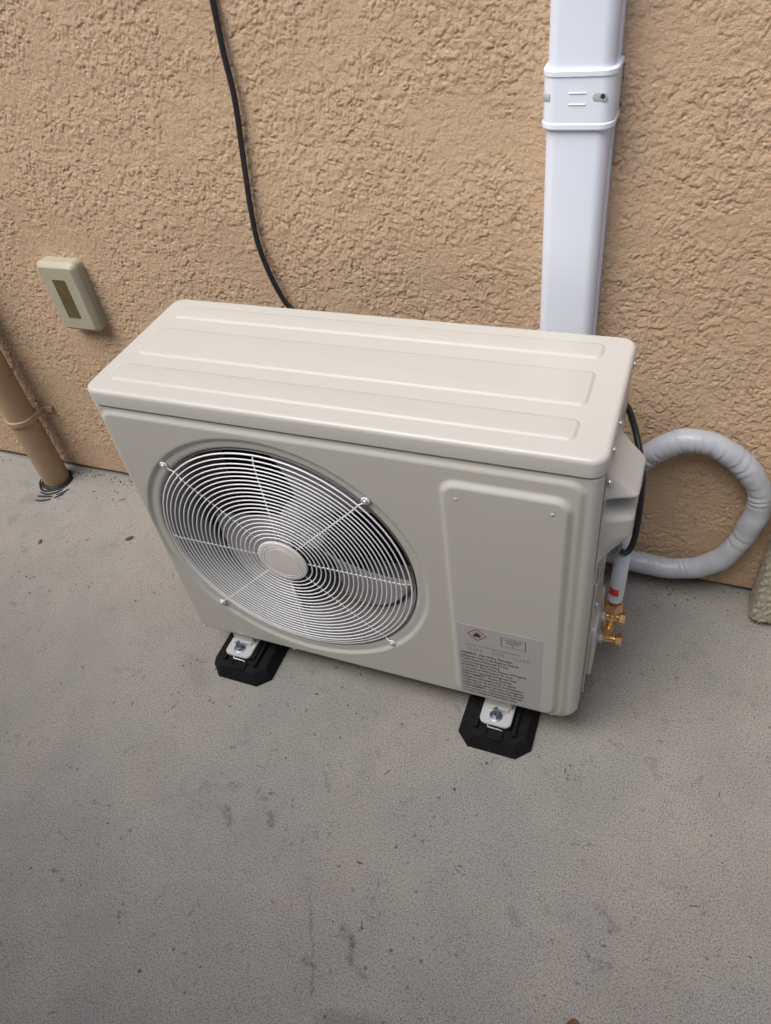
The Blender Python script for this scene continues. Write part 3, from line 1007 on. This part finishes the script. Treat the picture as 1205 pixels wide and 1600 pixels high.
for i in range(nring):
    a_, b_ = RP[max(i - 1, 0)], RP[min(i + 1, nring - 1)]
    t_ = Vector((b_[0] - a_[0], 0, b_[1] - a_[1])).normalized()
    er = Vector((t_.z, 0, -t_.x)); ey = Vector((0, -1, 0))
    sl = arc_l[i]
    c = Vector((RP[i][0], WY - 0.036 - 0.004 * math.sin(sl * 9), RP[i][1]))
    for k in range(nseg):
        a = 2 * PI * k / nseg
        r = 0.0242 + 0.0008 * math.sin(sl * 40 + 1) + 0.0006 * math.sin(sl * 91 + a)
        inner = 0.5 - 0.5 * math.cos(a)
        for f0, sk, fw, fd, mixo in folds:
            d = sl - f0 + sk * math.sin(a)
            if abs(d) < 3 * fw:
                g_ = inner if mixo > 0.45 else 0.35 + 0.65 * inner
                r -= fd * g_ * math.exp(-(d / (fw * 0.5)) ** 2)
                r += 0.45 * fd * g_ * math.exp(-((d - fw) / (fw * 0.6)) ** 2)
        # overlapping wrap edge of the tape
        r += 0.0006 * ((sl / 0.052 + 0.4 * math.sin(a)) % 1.0)
        V.append(c + er * (r * math.cos(a)) + ey * (r * math.sin(a)))
for i in range(nring - 1):
    for k in range(nseg):
        F.append((i * nseg + k, i * nseg + (k + 1) % nseg, (i + 1) * nseg + (k + 1) % nseg, (i + 1) * nseg + k))
F.append(tuple(range(nseg))[::-1]); F.append(tuple(range((nring - 1) * nseg, nring * nseg)))
mk('coil', V, F, M['tape'], ls, sharp=None)
tube('riser_tube', smooth_path([(0.90, WY - 0.045, 0.13), (0.84, WY - 0.047, 0.115), (0.775, WY - 0.043, 0.16), (0.756, WY - 0.04, 0.26), (0.755, WY - 0.036, 0.45)], 8), 0.022, M['tape'], ls, seg=16, sharp=None)
tp = smooth_path([(0.9235, 0.151, 0.2895), (0.9245, 0.152, 0.335), (0.925, 0.154, 0.38), (0.9245, 0.170, 0.413), (0.920, 0.21, 0.424), (0.912, 0.26, 0.42), (0.895, 0.33, 0.40), (0.86, 0.40, 0.34), (0.83, 0.43, 0.26), (0.82, WY - 0.045, 0.14)], 6)
ins_tube = tube('insulated_tube', tp[2:], 0.0140, M['pipe_white'], ls, seg=18, sharp=60)
tube('copper_tube', tp[:5], 0.0065, M['brass'], ls, seg=12)
# red sticker hugging the insulation
V, F = [], []
ccx, ccy = 0.9243, 0.1515
for j, z in enumerate((0.327, 0.333, 0.339, 0.345)):
    for k in range(9):
        a = math.radians(-150 + 80 * k / 8)
        V.append((ccx + 0.0149 * math.cos(a), ccy + 0.0149 * math.sin(a) + 0.0005 * j, z))
for j in range(3):
    for k in range(8):
        F.append((j * 9 + k, j * 9 + k + 1, (j + 1) * 9 + k + 1, (j + 1) * 9 + k))
mk('red_sticker', V, F, M['red'], ins_tube)

# ------------------------------------------------------------------ small wall box
bx = empty('wall_box', (-0.464, WY, 0.56), 'aged beige plastic box with narrow dark window on the stucco wall', 'wall box')
rr_loft('backplate', -0.516, -0.398, 0.560, 0.742, 0.014, [(0, WY + 0.001), (0, WY - 0.014), (0.001, WY - 0.015)], M['beige_box'], bx, plane='XZ', n=5)
cv = rr_loft('cover', -0.517, -0.397, 0.559, 0.743, 0.016, [(0, WY - 0.0155), (0, WY - 0.026), (0.002, WY - 0.030), (0.010, WY - 0.038), (0.0115, WY - 0.0388)], M['beige_box'], bx, plane='XZ', n=5, sharp=25)
rr_loft('window', -0.4775, -0.4375, 0.5985, 0.702, 0.004, [(0, WY - 0.0384), (0.0004, WY - 0.0392)], M['amber'], cv, plane='XZ', n=4)

# ------------------------------------------------------------------ downpipe
PX, PY, PR = -0.822, 0.431, 0.0405
dp = empty('downpipe', (PX, PY, 0), 'tan painted round downpipe entering the concrete at the wall corner', 'pipe')
lathe('pipe', [(PR, -0.01), (PR, 1.7)], (PX, PY, 0), (0, 0, 1), M['tan_pipe'], dp, seg=48, cap=False)
st_ = lathe('strap', [(PR, 0), (PR + 0.0045, 0.002), (PR + 0.0055, 0.010), (PR + 0.0045, 0.018), (PR, 0.020)], (PX, PY, 0.238), (0, 0, 1), M['tan_pipe'], dp, seg=48, cap=False)
rbox('strap_ear', PX + PR * 0.7, PX + PR + 0.032, WY - 0.014, WY - 0.004, 0.239, 0.257, 0.0015, M['tan_pipe'], st_, 2)
rbox('strap_arm', PX + PR * 0.80, PX + PR * 0.80 + 0.012, PY + 0.01, WY - 0.006, 0.239, 0.257, 0.0015, M['tan_pipe'], st_, 2)
def arc(rx, ry, a0, a1, dz, wob, n=22, cx=PX, cy=PY):
    out = []
    for k in range(n + 1):
        a = math.radians(a0 + (a1 - a0) * k / n)
        q = 1 + wob * math.sin(5 * a + rx * 300)
        out.append((cx + rx * q * math.cos(a), cy + ry * q * math.sin(a), dz))
    return out


for i, (rr, a0, a1, rad) in enumerate(((PR + 0.003, -200, 70, 0.0065), (PR + 0.014, -165, 20, 0.004), (PR + 0.026, -105, -35, 0.0034), (PR + 0.040, -98, -60, 0.0036), (PR + 0.037, -52, -22, 0.003), (PR + 0.054, -92, -62, 0.0034), (PR + 0.050, -56, -36, 0.003))):
    pts = arc(rr, rr * 1.05, a0, a1, 0.001, 0.03)
    tube('sealant_bead', pts, rad, M['tar'], dp, seg=6, rfun=lambda t_, a, rad=rad: rad * (0.35 + 0.65 * math.sin(PI * min(max(t_, 0.02), 0.98)) ** 0.5), sharp=None)

# ------------------------------------------------------------------ carpet covered block, right edge of view
V, F = [], []
bx0, bx1, by0, by1, bz0, bz1 = 1.208, 1.62, 0.40, WY - 0.006, 0.012, 0.62
ol = rr_outline(bx0, bx1, by0, by1, 0.018, 8)
pts = []
n = len(ol)
for i in range(n):
    a, b = Vector(ol[i]), Vector(ol[(i + 1) % n])
    m = max(1, int((b - a).length / 0.004))
    for k in range(m):
        pts.append(a + (b - a) * k / m)
m = len(pts)
cc = Vector(((bx0 + bx1) / 2, (by0 + by1) / 2))
zl = list(np.arange(bz0, bz1, 0.0045))
for zi, z in enumerate(zl):
    for k, p in enumerate(pts):
        ins_ = 0.010 * max(0, 1 - (z - bz0) / 0.010) ** 2
        d = Vector((max(-1, min(1, (p.x - cc.x) / 0.19)) ** 5, -1 if p.y < cc.y else 1)).normalized()
        j = 0.0040 * (random.random() - 0.5) + 0.0026 * math.sin(zi * 2.1 + 0.8 * math.sin(k * 0.9)) * math.sin(k * 1.3 + zi)
        V.append((p.x + d.x * (j - ins_), p.y + d.y * (j - ins_), z + 0.0015 * (random.random() - 0.5)))
for i in range(len(zl) - 1):
    for k in range(m):
        F.append((i * m + k, i * m + (k + 1) % m, (i + 1) * m + (k + 1) % m, (i + 1) * m + k))
F.append(tuple(range(m))[::-1]); F.append(tuple(range((len(zl) - 1) * m, len(zl) * m)))
blk = empty('carpeted_block', (1.4, 0.45, 0), 'pale beige carpet covered block against the wall beside the grey coil', 'carpet block')
mk('carpet_cover', V, F, M['carpet'], blk, sharp=None)
for x in (1.25, 1.56):
    rbox('foot', x, x + 0.03, 0.43, 0.47, 0.0, 0.016, 0.002, M['motor'], blk, 1)
for k in range(4):
    x = bx0 + 0.004 + 0.008 * k
    tube('loose_thread', smooth_path([(x + 0.004, by0 + 0.012, 0.016), (x - 0.004, by0 - 0.002, 0.008), (x - 0.012 - 0.004 * random.random(), by0 - 0.008, 0.004)], 4), 0.0006, M['carpet'], blk, seg=4)

# ------------------------------------------------------------------ litter on the slab
def leaf(name, c, L, wd, rz, mat, lab, cat, curl=0.25):
    V, F = [], []
    n = 6
    for i in range(n + 1):
        t_ = i / n
        hw = wd * math.sin(PI * min(max(t_, 0.04), 0.96)) ** 0.8
        for s_ in (-1, 0, 1):
            x, y = (t_ - 0.5) * L, s_ * hw
            z = 0.0012 + curl * wd * abs(s_) * 0.8 + 0.3 * curl * L * (t_ - 0.5) ** 2
            V.append((c[0] + x * math.cos(rz) - y * math.sin(rz), c[1] + x * math.sin(rz) + y * math.cos(rz), z))
    for i in range(n):
        for k in range(2):
            F.append((i * 3 + k, i * 3 + k + 1, i * 3 + k + 4, i * 3 + k + 3))
    o = mk(name, V, F, mat, sharp=None, org=(c[0], c[1], 0))
    md = o.modifiers.new('thick', 'SOLIDIFY'); md.thickness = 0.0006
    return tag(o, lab, cat)


LEAVES = [((-0.685, 0.182), 0.019, 0.0055, 1.9, 'leaf', 'small dry brown leaf lying on concrete in front of the downpipe'),
          ((-0.546, 0.399), 0.022, 0.0045, 0.7, 'straw', 'pale tan leaf scrap lying near the wall beside the unit'),
          ((-0.42, 0.262), 0.024, 0.006, 0.9, 'twig', 'dark crumpled leaf bit on the concrete left of the unit'),
          ((0.073, -0.066), 0.009, 0.004, 0.3, 'straw', 'tiny tan leaf chip touching the rubber pad at the fan end'),
          ((0.982, -0.492), 0.024, 0.012, 0.2, 'leaf', 'curled brown leaf at the bottom edge of the picture'),
          ((0.555, -0.363), 0.013, 0.0025, 0.1, 'rust', 'thin rust coloured sliver on the open concrete in front of the unit')]
for c, L, wd, rz, mt, lab in LEAVES:
    leaf('dry_leaf', c, L, wd, rz, M[mt], lab, 'leaf', 0.25 if L < 0.0235 else 0.6)

# grit, seeds and short twig bits nobody could count
rg = random.Random(5)
V, F = [], []


def bit(x, y, L, wd, rz):
    b0 = len(V)
    hgt = wd * 0.7
    for sx, sy, z in ((-1, -1, 0), (1, -0.6, 0), (1, 0.8, 0), (-0.8, 1, 0), (-0.7, -0.6, hgt), (0.7, -0.4, hgt), (0.6, 0.5, hgt), (-0.6, 0.6, hgt * 0.8)):
        dx_, dy_ = sx * L / 2 * rg.uniform(0.8, 1.1), sy * wd / 2
        V.append((x + dx_ * math.cos(rz) - dy_ * math.sin(rz), y + dx_ * math.sin(rz) + dy_ * math.cos(rz), 0.0004 + z))
    for f_ in ((0, 1, 5, 4), (1, 2, 6, 5), (2, 3, 7, 6), (3, 0, 4, 7), (4, 5, 6, 7)):
        F.append(tuple(b0 + q for q in f_))


for _ in range(150):
    bit(rg.uniform(-1.2, 1.4), rg.uniform(-1.0, 0.47), rg.uniform(0.002, 0.005), rg.uniform(0.0015, 0.003), rg.uniform(0, 3.14))
for _ in range(26):
    bit(rg.uniform(-1.0, 1.35), rg.uniform(-0.8, 0.47), rg.uniform(0.008, 0.018), rg.uniform(0.0012, 0.002), rg.uniform(0, 3.14))
for _ in range(70):         # swept up along the wall
    bit(rg.uniform(-0.80, -0.45), WY - abs(rg.gauss(0, 0.025)) - 0.002, rg.uniform(0.002, 0.010), rg.uniform(0.001, 0.003), rg.uniform(0, 3.14))
for _ in range(110):
    bit(rg.uniform(-1.2, 1.3), WY - abs(rg.gauss(0, 0.03)) - 0.002, rg.uniform(0.002, 0.007), rg.uniform(0.0015, 0.003), rg.uniform(0, 3.14))
o = mk('grit', V, F, M['grit'], smooth=False)
tag(o, 'tiny dark grit and twig bits scattered over the concrete', 'grit', kind='stuff')
